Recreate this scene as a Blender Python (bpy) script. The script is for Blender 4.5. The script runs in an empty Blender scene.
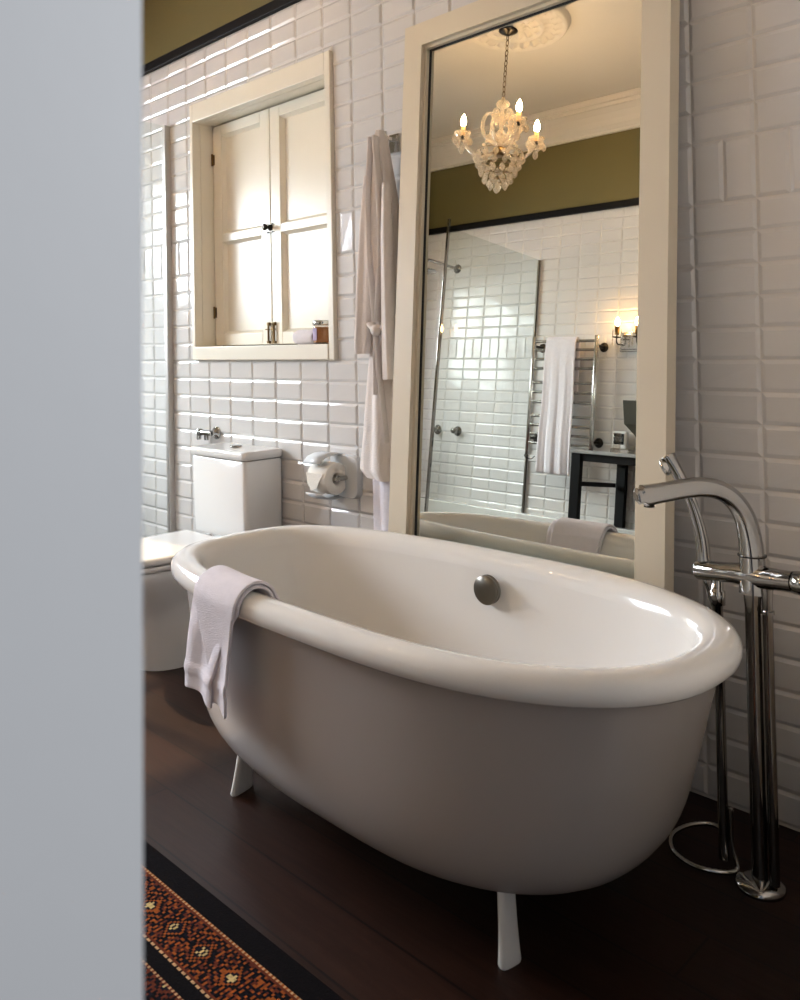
import bpy, math, random
from math import sin, cos, pi, radians, sqrt
from mathutils import Vector, Matrix

random.seed(7)
S = bpy.context.scene
COL = S.collection

# ---------------------------------------------------------------- camera
CAM_H = 1.10
F_PX, YAW, PITCH, ROLL, PPX, PPY = 842.906, 0.7984, 0.01777, -0.01799, 366.98, 332.65
cd = bpy.data.cameras.new('camera')
cam = bpy.data.objects.new('camera', cd)
COL.objects.link(cam)
fwd = Vector((-sin(YAW), cos(YAW), 0)); rgt = Vector((cos(YAW), sin(YAW), 0)); up = Vector((0, 0, 1))
fwd, up = fwd * cos(PITCH) + up * sin(PITCH), up * cos(PITCH) - fwd * sin(PITCH)
rgt, up = rgt * cos(ROLL) + up * sin(ROLL), up * cos(ROLL) - rgt * sin(ROLL)
M = Matrix((rgt, up, -fwd)).transposed().to_4x4()
M.translation = Vector((0, 0, CAM_H))
cam.matrix_world = M
cd.sensor_fit = 'AUTO'; cd.sensor_width = 36
cd.lens = F_PX / 1000 * 36
cd.shift_x = (400 - PPX) / 1000
cd.shift_y = (PPY - 500) / 1000
cd.clip_start = 0.02
cd.dof.use_dof = True
cd.dof.focus_distance = 2.7
cd.dof.aperture_fstop = 10
S.camera = cam

# ---------------------------------------------------------------- light
w = bpy.data.worlds.new('world'); S.world = w; w.use_nodes = True
w.node_tree.nodes['Background'].inputs[0].default_value = (0.78, 0.86, 1.0, 1)
w.node_tree.nodes['Background'].inputs[1].default_value = 0.17
S.view_settings.view_transform = 'Standard'
S.view_settings.look = 'None'
S.view_settings.exposure = 0.70
S.view_settings.gamma = 1.0
S.view_settings.use_curve_mapping = False

def area(name, loc, direction, sx, sy, power, color):
    l = bpy.data.lights.new(name, 'AREA'); l.shape = 'RECTANGLE'; l.size = sx; l.size_y = sy
    l.energy = power; l.color = color
    o = bpy.data.objects.new(name, l); COL.objects.link(o)
    o.location = loc
    o.rotation_euler = Vector(direction).to_track_quat('-Z', 'Y').to_euler()
    return o
WINDOW_W = 290
BULB = 340.0
SCONCE = 120.0
area('daylight_at_shower_window', (-5.1, 0.55, 2.15), (1, 0, -0.45), 2.1, 1.5, WINDOW_W, (0.88, 0.90, 1.0))
area('hallway_jamb_fill', (0.75, 1.25, 1.7), (-1.0, -1.35, -0.5), 0.4, 0.7, 14, (0.95, 0.97, 1.0))  # added unseen lamp that brightens the near door jamb
sl = bpy.data.lights.new('sun', 'SUN'); sl.energy = 4.0; sl.angle = radians(1.2); sl.color = (1.0, 0.66, 0.36)
sun = bpy.data.objects.new('sun', sl); COL.objects.link(sun)
sun.rotation_euler = Vector((1.0, 0.12, -0.80)).to_track_quat('-Z', 'Y').to_euler()

# ---------------------------------------------------------------- materials
def lin(c):
    return tuple((x / 255 / 12.92) if x / 255 <= .04045 else ((x / 255 + .055) / 1.055) ** 2.4 for x in c) + (1,)
def mat(name, rgb, rough=.5, metal=0, noise=0, nscale=20, bump=0, bscale=60, coat=0, spec=.5, emit=None, estr=0, var=None):
    m = bpy.data.materials.new(name); m.use_nodes = True
    nt = m.node_tree; b = nt.nodes['Principled BSDF']
    b.inputs['Base Color'].default_value = lin(rgb)
    b.inputs['Roughness'].default_value = rough
    b.inputs['Metallic'].default_value = metal
    b.inputs['Specular IOR Level'].default_value = spec
    b.inputs['Coat Weight'].default_value = coat
    b.inputs['Coat Roughness'].default_value = .05
    tc = nt.nodes.new('ShaderNodeTexCoord')
    if noise:
        n = nt.nodes.new('ShaderNodeTexNoise'); n.inputs['Scale'].default_value = nscale; n.inputs['Detail'].default_value = 4
        nt.links.new(tc.outputs['Object'], n.inputs['Vector'])
        r = nt.nodes.new('ShaderNodeValToRGB')
        c = lin(rgb); v = lin(var) if var else tuple(x * (1 - noise) for x in c[:3]) + (1,)
        r.color_ramp.elements[0].color = v; r.color_ramp.elements[1].color = c
        r.color_ramp.elements[0].position = .3; r.color_ramp.elements[1].position = .65
        nt.links.new(n.outputs['Fac'], r.inputs['Fac']); nt.links.new(r.outputs['Color'], b.inputs['Base Color'])
    if bump:
        n = nt.nodes.new('ShaderNodeTexNoise'); n.inputs['Scale'].default_value = bscale; n.inputs['Detail'].default_value = 3
        nt.links.new(tc.outputs['Object'], n.inputs['Vector'])
        bp = nt.nodes.new('ShaderNodeBump'); bp.inputs['Strength'].default_value = bump; bp.inputs['Distance'].default_value = .004
        nt.links.new(n.outputs['Fac'], bp.inputs['Height']); nt.links.new(bp.outputs['Normal'], b.inputs['Normal'])
    if emit:
        b.inputs['Emission Color'].default_value = lin(emit); b.inputs['Emission Strength'].default_value = estr
    return m
def glassmat(name, tint, ior=1.45, rough=0.0, amt=1.0):
    m = bpy.data.materials.new(name); m.use_nodes = True; nt = m.node_tree; nt.nodes.clear()
    o = nt.nodes.new('ShaderNodeOutputMaterial'); mx = nt.nodes.new('ShaderNodeMixShader')
    t = nt.nodes.new('ShaderNodeBsdfTransparent'); g = nt.nodes.new('ShaderNodeBsdfGlossy'); fr = nt.nodes.new('ShaderNodeFresnel')
    t.inputs[0].default_value = lin(tint); g.inputs['Roughness'].default_value = rough; fr.inputs[0].default_value = ior
    ml = nt.nodes.new('ShaderNodeMath'); ml.operation = 'MULTIPLY'; ml.inputs[1].default_value = amt; ml.use_clamp = True
    gm = nt.nodes.new('ShaderNodeNewGeometry'); inv = nt.nodes.new('ShaderNodeMath'); inv.operation = 'SUBTRACT'; inv.inputs[0].default_value = 1
    nt.links.new(gm.outputs['Backfacing'], inv.inputs[1]); m2 = nt.nodes.new('ShaderNodeMath'); m2.operation = 'MULTIPLY'
    nt.links.new(fr.outputs[0], ml.inputs[0]); nt.links.new(ml.outputs[0], m2.inputs[0]); nt.links.new(inv.outputs[0], m2.inputs[1]); nt.links.new(m2.outputs[0], mx.inputs[0])
    nt.links.new(t.outputs[0], mx.inputs[1]); nt.links.new(g.outputs[0], mx.inputs[2]); nt.links.new(mx.outputs[0], o.inputs[0])
    return m
def woodfloor():
    m = mat('dark floorboards', (52, 30, 19), .42, spec=.25)
    nt = m.node_tree; b = nt.nodes['Principled BSDF']; tc = nt.nodes.new('ShaderNodeTexCoord')
    br = nt.nodes.new('ShaderNodeTexBrick'); br.offset = .37
    br.inputs['Scale'].default_value = 1; br.inputs['Brick Width'].default_value = 1.9; br.inputs['Row Height'].default_value = .14
    br.inputs['Mortar Size'].default_value = .0025
    br.inputs['Color1'].default_value = lin((48, 27, 18)); br.inputs['Color2'].default_value = lin((36, 21, 14)); br.inputs['Mortar'].default_value = lin((18, 11, 8))
    nt.links.new(tc.outputs['Object'], br.inputs['Vector'])
    mp = nt.nodes.new('ShaderNodeMapping'); mp.inputs['Scale'].default_value = (2.2, 26, 1)
    n = nt.nodes.new('ShaderNodeTexNoise'); n.inputs['Scale'].default_value = 2.5; n.inputs['Detail'].default_value = 6
    nt.links.new(tc.outputs['Object'], mp.inputs[0]); nt.links.new(mp.outputs[0], n.inputs['Vector'])
    mx = nt.nodes.new('ShaderNodeMix'); mx.data_type = 'RGBA'; mx.blend_type = 'MULTIPLY'; mx.inputs[0].default_value = .65
    rp = nt.nodes.new('ShaderNodeValToRGB'); rp.color_ramp.elements[0].position = .3; rp.color_ramp.elements[0].color = (.45, .42, .4, 1); rp.color_ramp.elements[1].position = .7
    nt.links.new(n.outputs['Fac'], rp.inputs[0]); nt.links.new(br.outputs['Color'], mx.inputs[6]); nt.links.new(rp.outputs[0], mx.inputs[7])
    nt.links.new(mx.outputs[2], b.inputs['Base Color'])
    bp = nt.nodes.new('ShaderNodeBump'); bp.inputs['Strength'].default_value = .25; bp.inputs['Distance'].default_value = .002
    nt.links.new(n.outputs['Fac'], bp.inputs['Height']); nt.links.new(bp.outputs['Normal'], b.inputs['Normal'])
    return m
def rugmat():
    m = mat('woven rug', (30, 22, 24), 1.0, spec=.08, bump=.5, bscale=260)
    a = m.node_tree.nodes.new('ShaderNodeAttribute'); a.attribute_name = 'knots'
    m.node_tree.links.new(a.outputs['Color'], m.node_tree.nodes['Principled BSDF'].inputs['Base Color'])
    return m
def crystalmat():
    m = glassmat('cut crystal', (252, 244, 232), 1.8, .03, 4.0); nt = m.node_tree
    o = [n for n in nt.nodes if n.type == 'OUTPUT_MATERIAL'][0]; mx = [n for n in nt.nodes if n.type == 'MIX_SHADER'][0]
    d = nt.nodes.new('ShaderNodeBsdfTranslucent'); d2 = nt.nodes.new('ShaderNodeBsdfDiffuse'); a = nt.nodes.new('ShaderNodeAddShader'); m2 = nt.nodes.new('ShaderNodeMixShader')
    d.inputs[0].default_value = lin((190, 182, 170)); d2.inputs[0].default_value = lin((190, 184, 174)); m2.inputs[0].default_value = .22
    nt.links.new(d.outputs[0], a.inputs[0]); nt.links.new(d2.outputs[0], a.inputs[1])
    nt.links.new(mx.outputs[0], m2.inputs[1]); nt.links.new(a.outputs[0], m2.inputs[2]); nt.links.new(m2.outputs[0], o.inputs[0])
    return m
def marblemat():
    return mat('grey marble', (188, 188, 186), .18, noise=1, nscale=9, var=(150, 151, 152))
T = dict(
    tile=mat('white glazed tile', (214, 211, 209), .10, noise=.03, nscale=3, bump=.10, bscale=16),
    grout=mat('grout', (214, 209, 203), .8),
    green=mat('olive green wall paint', (108, 98, 56), .55, bump=.1, bscale=40, noise=.06, nscale=2),
    plaster=mat('white ceiling plaster', (225, 216, 204), .7, bump=.08, bscale=30, noise=.03, nscale=2),
    black=mat('black painted wood', (10, 8, 8), .55, spec=.2, noise=.2, nscale=8),
    cream=mat('cream gloss paint', (234, 226, 210), .28, bump=.05, bscale=25, noise=.03, nscale=5),
    mirrorframe=mat('cream frame paint', (216, 204, 182), .38, bump=.05, bscale=30, noise=.03, nscale=5),
    wallwhite=mat('pale grey doorway paint', (206, 206, 206), .6, bump=.05, bscale=30, noise=.02, nscale=3),
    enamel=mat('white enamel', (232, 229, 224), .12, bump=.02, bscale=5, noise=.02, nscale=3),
    enamelout=mat('outer enamel shaded warm grey', (172, 165, 160), .26, bump=.05, bscale=5, noise=.03, nscale=3),  # shade put into the shell's colour; white enamel came out too bright
    ceramic=mat('white toilet ceramic', (232, 230, 228), .10, noise=.02, nscale=3),
    chrome=mat('chrome', (168, 166, 163), .06, 1, noise=.05, nscale=6),
    satin=mat('satin aluminium', (196, 192, 188), .42, .8, noise=.04, nscale=9),
    gun=mat('brushed nickel', (120, 116, 108), .28, 1, noise=.08, nscale=30),
    steel=mat('polished steel', (205, 203, 198), .16, 1, noise=.06, nscale=9),
    brass=mat('aged brass', (120, 96, 62), .3, 1, noise=.3, nscale=30),
    darkmetal=mat('dark metal', (60, 55, 50), .3, 1, noise=.2, nscale=20),
    towel=mat('white terry towel', (240, 233, 238), .95, bump=.9, bscale=420, noise=.05, nscale=60),
    robe=mat('white waffle cotton', (226, 216, 210), .92, bump=.7, bscale=260, noise=.05, nscale=30),
    mirror=mat('mirror silver', (220, 221, 213), .0, 1, noise=.01, nscale=1),
    darkmatt=mat('dark rubber', (24, 22, 22), .6, noise=.1),
    paper=mat('toilet paper', (236, 230, 220), .95, bump=.4, bscale=150, noise=.03, nscale=30),
    plastic=mat('pale grey plastic', (212, 214, 216), .3, noise=.02, nscale=10),
    wax=mat('amber jar content', (196, 136, 84), .3, noise=.2, nscale=30),
    lilac=mat('lilac paper label', (178, 160, 190), .7, noise=.15, nscale=60),
    jar=glassmat('jar glass', (246, 243, 240)),
    candle=mat('cream candle sleeve', (236, 200, 140), .5, emit=(255, 170, 80), estr=.6, noise=.04),
    bulb=mat('lit candle bulb', (255, 230, 190), .3, emit=(255, 216, 166), estr=BULB),
    sbulb=mat('lit wall lamp bulb', (255, 230, 190), .3, emit=(255, 200, 135), estr=SCONCE),
    crystal=crystalmat(),
    shower=glassmat('shower glass', (249, 252, 250), 1.5, 0, 1.3),
    pane=glassmat('window glass', (250, 252, 252), 1.45),
    marble=marblemat(), floor=woodfloor(), rug=rugmat(),
    wood=mat('brown wood', (120, 92, 66), .5, noise=.3, nscale=12),
    screen=mat('black screen', (24, 24, 26), .15, noise=.1),
    digits=mat('pale digits', (120, 124, 124), .4),
)

# ---------------------------------------------------------------- helpers
class MB:
    def __init__(s): s.v = []; s.f = []; s.m = []; s.sm = []
    def add(s, vs, fs, mi=0, smooth=False):
        o = len(s.v); s.v += [tuple(v) for v in vs]
        for f in fs: s.f.append(tuple(o + i for i in f)); s.m.append(mi); s.sm.append(smooth)
        return s
    def box(s, a, b, mi=0, c=0):
        x0, y0, z0 = [min(p, q) for p, q in zip(a, b)]; x1, y1, z1 = [max(p, q) for p, q in zip(a, b)]
        if c <= 0:
            vs = [(x, y, z) for z in (z0, z1) for y in (y0, y1) for x in (x0, x1)]
            s.add(vs, [(0, 2, 3, 1), (4, 5, 7, 6), (0, 1, 5, 4), (2, 6, 7, 3), (0, 4, 6, 2), (1, 3, 7, 5)], mi)
        else:
            c = min(c, (x1 - x0) / 2.01, (y1 - y0) / 2.01, (z1 - z0) / 2.01)
            import bmesh
            bm = bmesh.new()
            bmesh.ops.create_cube(bm, size=1, matrix=Matrix.Translation(((x0 + x1) / 2, (y0 + y1) / 2, (z0 + z1) / 2)) @ Matrix.Diagonal((x1 - x0, y1 - y0, z1 - z0, 1)))
            bmesh.ops.bevel(bm, geom=bm.edges[:], offset=c, segments=2, affect='EDGES', profile=.5)
            bm.verts.index_update()
            s.add([v.co[:] for v in bm.verts], [[v.index for v in f.verts] for f in bm.faces], mi)
            bm.free()
        return s
    def loft(s, rings, mi=0, caps=(True, True), closed=True, smooth=True):
        n = len(rings[0]); vs = [p for r in rings for p in r]; fs = []
        for k in range(len(rings) - 1):
            for i in range(n if closed else n - 1):
                j = (i + 1) % n
                fs.append((k * n + i, k * n + j, (k + 1) * n + j, (k + 1) * n + i))
        s.add(vs, fs, mi, smooth)
        if closed:
            if caps[0]: s.add(rings[0], [tuple(range(n - 1, -1, -1))], mi)
            if caps[1]: s.add(rings[-1], [tuple(range(n))], mi)
        return s
    def lathe(s, prof, c=(0, 0, 0), axis='z', n=24, mi=0, smooth=True, caps=(True, True)):
        rings = []
        for r, h in prof:
            ring = []
            for i in range(n):
                a = 2 * pi * i / n
                p = (r * cos(a), r * sin(a), h)
                if axis == 'x': p = (p[2], p[0], p[1])
                elif axis == 'y': p = (p[0], p[2], -p[1])
                elif isinstance(axis, Vector):
                    q = axis.to_track_quat('Z', 'Y'); p = tuple(q @ Vector(p))
                ring.append((p[0] + c[0], p[1] + c[1], p[2] + c[2]))
            rings.append(ring)
        return s.loft(rings, mi, caps, True, smooth)
    def tube(s, pts, r, n=12, mi=0, caps=(True, True), flat=None):
        pts = [Vector(p) for p in pts]; m = len(pts)
        rs = r if isinstance(r, (list, tuple)) else [r] * m
        rings = []; prev = None
        for k in range(m):
            d = (pts[min(k + 1, m - 1)] - pts[max(k - 1, 0)]).normalized()
            if prev is None:
                a = Vector((0, 0, 1)) if abs(d.z) < .9 else Vector((1, 0, 0))
                u = d.cross(a).normalized()
            else:
                u = (prev - d * prev.dot(d)).normalized()
            prev = u; v = d.cross(u)
            fa, fb = (1, 1) if flat is None else (flat[k] if isinstance(flat, list) else flat)
            rings.append([tuple(pts[k] + u * (cos(2 * pi * i / n) * rs[k] * fa) + v * (sin(2 * pi * i / n) * rs[k] * fb)) for i in range(n)])
        return s.loft(rings, mi, caps)
    def build(s, name, mats, parent=None, bev=0, sub=0, solid=0):
        me = bpy.data.meshes.new(name); me.from_pydata(s.v, [], s.f)
        for m in (mats if isinstance(mats, (list, tuple)) else [mats]): me.materials.append(m)
        me.polygons.foreach_set('material_index', s.m); me.polygons.foreach_set('use_smooth', s.sm); me.update()
        o = bpy.data.objects.new(name, me); COL.objects.link(o)
        if parent: o.parent = parent
        if solid:
            k = o.modifiers.new('s', 'SOLIDIFY'); k.thickness = solid; k.offset = 0
        if sub:
            k = o.modifiers.new('u', 'SUBSURF'); k.levels = sub; k.render_levels = sub
        if bev:
            k = o.modifiers.new('b', 'BEVEL'); k.width = bev; k.segments = 2; k.limit_method = 'ANGLE'; k.angle_limit = radians(40)
        return o
def spline(P, n=8):
    P = [Vector(p) for p in P]; out = []
    for i in range(len(P) - 1):
        a, b = P[i], P[i + 1]; p0 = P[i - 1] if i else a * 2 - b; p3 = P[i + 2] if i + 2 < len(P) else b * 2 - a
        for k in range(n):
            t = k / n
            out.append(.5 * ((2 * a) + (b - p0) * t + (2 * p0 - 5 * a + 4 * b - p3) * t * t + (3 * a - p0 - 3 * b + p3) * t ** 3))
    return out + [P[-1]]
def thing(name, label, cat, loc=(0, 0, 0), group=None):
    o = bpy.data.objects.new(name, None); COL.objects.link(o); o.location = loc; o.empty_display_size = .05
    o['label'] = label; o['category'] = cat
    if group: o['group'] = group
    return o
def tag(o, label, cat, group=None):
    o['label'] = label; o['category'] = cat
    if group: o['group'] = group
    return o
def local(o, children=None):
    """the parts were written in room coordinates: keep them there under a thing placed at its base"""
    bpy.context.view_layer.update()
    inv = o.matrix_world.inverted()
    for c in o.children:
        c.matrix_parent_inverse = inv
    return o
def struct(o):
    o['kind'] = 'structure'; return o

# ---------------------------------------------------------------- room dimensions
YB, YF = 2.009, -0.921          # tiled wall behind the bath, wall opposite
XL, XR = -4.45, -0.35           # shower end wall, doorway wall
ZT, ZC, ZCO = 2.390, 3.10, 2.90  # top of tiling, ceiling, cornice foot
TW, TH, ROW0 = .15, .075, .0056

def tiling(name, parent, P, u0, u1, uoff, holes=(), ztop=ZT):
    """bevelled metro tiles, P(u, z, h) -> room point; h = height off the wall"""
    mb = MB()
    def grout(a, b, c, d):
        mb.add([P(a, c, .002), P(b, c, .002), P(b, d, .002), P(a, d, .002)], [(0, 1, 2, 3)], 1)
    def one(a, b, c, d):
        g = .0008
        a += g; b -= g; c += g; d -= g
        if b - a < .006 or d - c < .006: return
        e = min(.0085 + random.uniform(-.001, .001), (b - a) / 2.5, (d - c) / 2.5)
        h0, h1 = .0022, .0062
        j = [random.uniform(-.0009, .0009) for _ in range(4)]
        q = [(a, c), (b, c), (b, d), (a, d)]
        p = [(a + e, c + e), (b - e, c + e), (b - e, d - e), (a + e, d - e)]
        vs = [P(x, z, h0) for x, z in q] + [P(x, z, h1 + j[k]) for k, (x, z) in enumerate(p)]
        mb.add(vs, [(4, 5, 6, 7), (0, 1, 5, 4), (1, 2, 6, 5), (2, 3, 7, 6), (3, 0, 4, 7)], 0)
    def cut(a, b, c, d, hs):
        a = max(a, u0); b = min(b, u1); c = max(c, 0); d = min(d, ztop)
        if b <= a or d <= c: return
        if not hs: return one(a, b, c, d)
        h = hs[0]; r = hs[1:]
        if b <= h[0] or a >= h[1] or d <= h[2] or c >= h[3]: return cut(a, b, c, d, r)
        if a < h[0]: cut(a, h[0], c, d, r); a = h[0]
        if b > h[1]: cut(h[1], b, c, d, r); b = h[1]
        if c < h[2]: cut(a, b, c, h[2], r)
        if d > h[3]: cut(a, b, h[3], d, r)
    hs = list(holes)
    def gcut(a, b, c, d, hs):
        if b <= a or d <= c: return
        if not hs: return grout(a, b, c, d)
        h = hs[0]; r = hs[1:]
        if b <= h[0] or a >= h[1] or d <= h[2] or c >= h[3]: return gcut(a, b, c, d, r)
        if a < h[0]: gcut(a, h[0], c, d, r); a = h[0]
        if b > h[1]: gcut(h[1], b, c, d, r); b = h[1]
        gcut(a, b, c, h[2], r); gcut(a, b, h[3], d, r)
    gcut(u0, u1, 0, ztop, hs)
    n = -1
    while ROW0 + n * TH < ztop:
        z = ROW0 + n * TH
        vert = n in (19,)
        if n == 20: n += 1; continue
        w_, h_ = (TH, TW) if vert else (TW, TH)
        k = math.floor((u0 - uoff) / w_)
        while uoff + k * w_ < u1:
            cut(uoff + k * w_, uoff + (k + 1) * w_, z, z + h_, hs); k += 1
        n += 1
    return mb.build(name, [T['tile'], T['grout']], parent)
def slab(mb, a, b, holes, axis):
    """slab from a to b with rectangular holes (u0,u1,z0,z1) along axis x or y"""
    i = 0 if axis == 'x' else 1
    def rec(u0, u1, z0, z1, hs):
        if u1 <= u0 or z1 <= z0: return
        if not hs:
            p = list(a); q = list(b); p[i] = u0; q[i] = u1; p[2] = z0; q[2] = z1; mb.box(p, q); return
        h = hs[0]; r = hs[1:]
        rec(u0, h[0], z0, z1, r); rec(h[1], u1, z0, z1, r); rec(h[0], h[1], z0, h[2], r); rec(h[0], h[1], h[3], z1, r)
    rec(a[i], b[i], a[2], b[2], list(holes))

# window niche in the back wall, daylight window in the shower end wall, doorway in the right wall
NICHE = (-3.108, -2.226, 1.108, 2.092)
LWIN = (-0.35, 1.45, 1.08, 2.12)
DOOR = (0.10, 1.12, 0.0, 2.10)

mb = MB(); mb.box((XL - .12, YF - .12, -.05), (XR + 1.9, YB + .25, 0)); fl = struct(mb.build('floor', T['floor']))
mb = MB(); mb.box((XL - .12, YF - .12, ZC), (XR + .1, YB + .25, ZC + .05)); struct(mb.build('ceiling', T['plaster']))
mb = MB(); slab(mb, (XL, YB, 0), (XR + .1, YB + .16, ZC), [NICHE], 'x'); mb.box((XL, YB + .16, .8), (XR, YB + .19, 2.3))
wb = struct(mb.build('wall_back', T['green']))
tiling('tiling', wb, lambda u, z, h: (u, YB - h, z), XL, XR, -2.110, [(-3.116, -2.210, 1.062, 2.156)])
mb = MB(); slab(mb, (XL, YF - .12, 0), (XR + .1, YF, ZC), [], 'x')
wf = struct(mb.build('wall_front', T['green']))
tiling('tiling', wf, lambda u, z, h: (XL + XR - u, YF + h, z), XL + XR + 1.60, XR, XL + XR + 3.850, [])
mb = MB(); slab(mb, (XL - .12, YF - .12, 0), (XL, YB + .16, ZC), [LWIN], 'y')
wl = struct(mb.build('wall_left', T['green']))
tiling('tiling', wl, lambda u, z, h: (XL + h, u, z), YF, YB, 2.0, [LWIN])
mb = MB(); slab(mb, (XR + .02, YF - .12, 0), (XR + .1, YB + .16, ZC), [DOOR], 'y')
wr = struct(mb.build('wall_right', T['wallwhite']))
mb = MB(); slab(mb, (XR, YF, 0), (XR + .02, YB, ZC), [DOOR], 'y'); mb.build('wall_plaster', T['plaster'], wr)

# door lining on the near side, a little out of plumb
mb = MB(); mb.add([(x, y, z) for z, ye in ((0, .126), (2.1, .1535)) for x, y in ((XR, .10), (XR + .1, .10), (XR + .1, ye), (XR, ye))], [(3, 2, 1, 0), (4, 5, 6, 7), (0, 1, 5, 4), (1, 2, 6, 5), (2, 3, 7, 6), (3, 0, 4, 7)])
struct(mb.build('trim_11', T['wallwhite']))
# cornice and black dado strips
def cornice(name, pts_of):
    prof = [(0, 0), (.018, 0), (.018, .018), (.03, .03), (.045, .045), (.055, .075), (.075, .11), (.105, .135), (.12, .14), (.12, .16), (.135, .165), (.135, ZC - ZCO), (0, ZC - ZCO)]
    m = MB(); m.loft([[pts_of(t, d, h) for d, h in prof] for t in (0, 1)], smooth=False)
    return struct(m.build(name, T['plaster']))
cornice('trim_1', lambda t, d, h: (XR if t else XL, YF + d, ZCO + h))
cornice('trim_2', lambda t, d, h: (XL if t else XR, YB - d, ZCO + h))
cornice('trim_3', lambda t, d, h: (XL + d, YF if t else YB, ZCO + h))
cornice('trim_4', lambda t, d, h: (XR - d, YB if t else YF, ZCO + h))
def strip(name, a, b):
    m = MB(); m.box(a, b, c=.004); return struct(m.build(name, T['black']))
strip('trim_5', (XL, YB - .022, ZT), (XR, YB, ZT + .042))
strip('trim_6', (XL, YF, ZT), (XR, YF + .022, ZT + .045))
strip('trim_7', (XL, YF + .022, ZT), (XL + .022, YB - .022, ZT + .042))
strip('trim_8', (XR - .022, YF + .022, ZT), (XR, YB - .022, ZT + .042))
# low white ledge along the opposite wall and the shower kerb
m = MB(); m.box((XL, YF, 0), (-2.15, YF + .10, .42), c=.006); struct(m.build('trim_9', T['enamel']))
m = MB(); m.box((-3.345, YF + .10, 0), (-3.215, YB - .008, .10), c=.006); struct(m.build('trim_10', T['enamel']))

# ---------------------------------------------------------------- daylight window in the shower end wall
m = MB(); y0, y1, z0, z1 = LWIN; t = .06; x0, x1 = XL - .09, XL - .04
for a, b in (((x0, y0, z0), (x1, y0 + t, z1)), ((x0, y1 - t, z0), (x1, y1, z1)), ((x0, y0, z0), (x1, y1, z0 + t)), ((x0, y0, z1 - t), (x1, y1, z1))): m.box(a, b, c=.005)
for k in range(1, 4):
    y = y0 + (y1 - y0) * k / 4; m.box((x0, y - (.03 if k == 2 else .012), z0), (x1, y + (.03 if k == 2 else .012), z1), c=.004)
m.box((x0, y0, (z0 + z1) / 2 - .012), (x1, y1, (z0 + z1) / 2 + .012), c=.004)
wn = struct(m.build('window_1', T['cream']))
m = MB(); m.box((XL - .067, y0 + .05, z0 + .05), (XL - .063, y1 - .05, z1 - .05)); m.build('pane', T['pane'], wn)

# ---------------------------------------------------------------- shuttered window in the back wall
X0, X1, Z0, Z1 = -3.117, -2.209, 1.060, 2.158
IX0, IX1, IZ0, IZ1 = -3.095, -2.238, 1.116, 2.080
win = thing('window_casement', 'cream window frame with two closed panelled shutters in the tiled wall', 'window', ((X0 + X1) / 2, YB, Z0))
del win['label']; del win['category']; win.name = 'window_2'; struct(win)
m = MB(); yo = YB - .020
m.box((X0, yo, Z0), (IX0, YB + .02, Z1), c=.003); m.box((IX1, yo, Z0), (X1, YB + .02, Z1), c=.003)
m.box((IX0, yo, IZ1), (IX1, YB + .02, Z1), c=.003); m.box((IX0, yo - .004, Z0), (IX1, YB + .02, IZ0), c=.003)
m.build('window_frame', T['cream'], win)
m = MB(); yb = YB + .082
m.box((IX0 - .01, YB + .02, IZ0), (IX0, yb + .04, IZ1)); m.box((IX1, YB + .02, IZ0), (IX1 + .01, yb + .04, IZ1))
m.box((IX0, YB + .02, IZ1), (IX1, yb + .04, IZ1 + .01)); m.box((IX0, YB + .02, IZ0 - .01), (IX1, yb + .04, IZ0))
m.build('window_reveal', T['cream'], win)
def shutter(xa, xb, side):
    za, zb = IZ0 + .004, IZ1 - .006; st, tr, br_, mid = .062, .045, .050, 1.583
    m = MB()
    m.box((xa, yb, za), (xa + st, yb + .032, zb), c=.003); m.box((xb - st, yb, za), (xb, yb + .032, zb), c=.003)
    m.box((xa + st, yb, za), (xb - st, yb + .032, za + br_), c=.003); m.box((xa + st, yb, zb - tr), (xb - st, yb + .032, zb), c=.003)
    m.box((xa + st, yb, mid - .018), (xb - st, yb + .032, mid + .018), c=.003)
    o = m.build('shutter', T['cream'], win)
    for a, b in ((za + br_, mid - .018), (mid + .018, zb - tr)):
        q = MB(); q.box((xa + st, yb + .020, a), (xb - st, yb + .026, b))
        # sloping moulding round the panel
        A = [(xa + st, a), (xb - st, a), (xb - st, b), (xa + st, b)]; e = .011
        B = [(xa + st + e, a + e), (xb - st - e, a + e), (xb - st - e, b - e), (xa + st + e, b - e)]
        q.add([(x, yb + .006, z) for x, z in A] + [(x, yb + .020, z) for x, z in B], [(i, (i + 1) % 4, 4 + (i + 1) % 4, 4 + i) for i in range(4)])
        q.build('panel', T['cream'], o)
    return o
xm = -2.690
s1 = shutter(IX0 + .003, xm - .002, 0); s2 = shutter(xm + .002, IX1 - .003, 1)
for z in (1.93, 1.264):
    q = MB(); q.tube([(IX0 + .006, yb - .006, z - .026), (IX0 + .006, yb - .006, z + .026)], .0045, 10)
    q.box((IX0 + .006, yb - .003, z - .022), (IX0 + .016, yb, z + .022)); q.build('hinge', T['brass'], s1)
q = MB(); q.lathe([(.013, 0), (.013, -.006), (.006, -.010), (.006, -.020), (.012, -.026), (.014, -.034), (.008, -.040)], (xm, yb, 1.590), 'y', 16)
q.box((xm - .022, yb - .004, 1.568), (xm + .022, yb, 1.576)); q.box((xm - .020, yb - .008, 1.600), (xm + .020, yb - .002, 1.606)); q.build('latch', T['darkmetal'], s1)
for dx in (-.016, .020):
    q = MB(); q.tube([(xm + dx, yb - .008, 1.128), (xm + dx, yb - .008, 1.205)], .0045, 8)
    q.box((xm + dx - .018, yb - .010, 1.178), (xm + dx + .004, yb - .002, 1.183)); q.box((xm + dx - .006, yb - .012, 1.195), (xm + dx + .007, yb, 1.209), c=.002)
    q.box((xm + dx - .006, yb - .012, 1.124), (xm + dx + .006, yb, 1.134)); q.build('bolt', T['brass'], s1 if dx < 0 else s2)
local(win)
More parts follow.
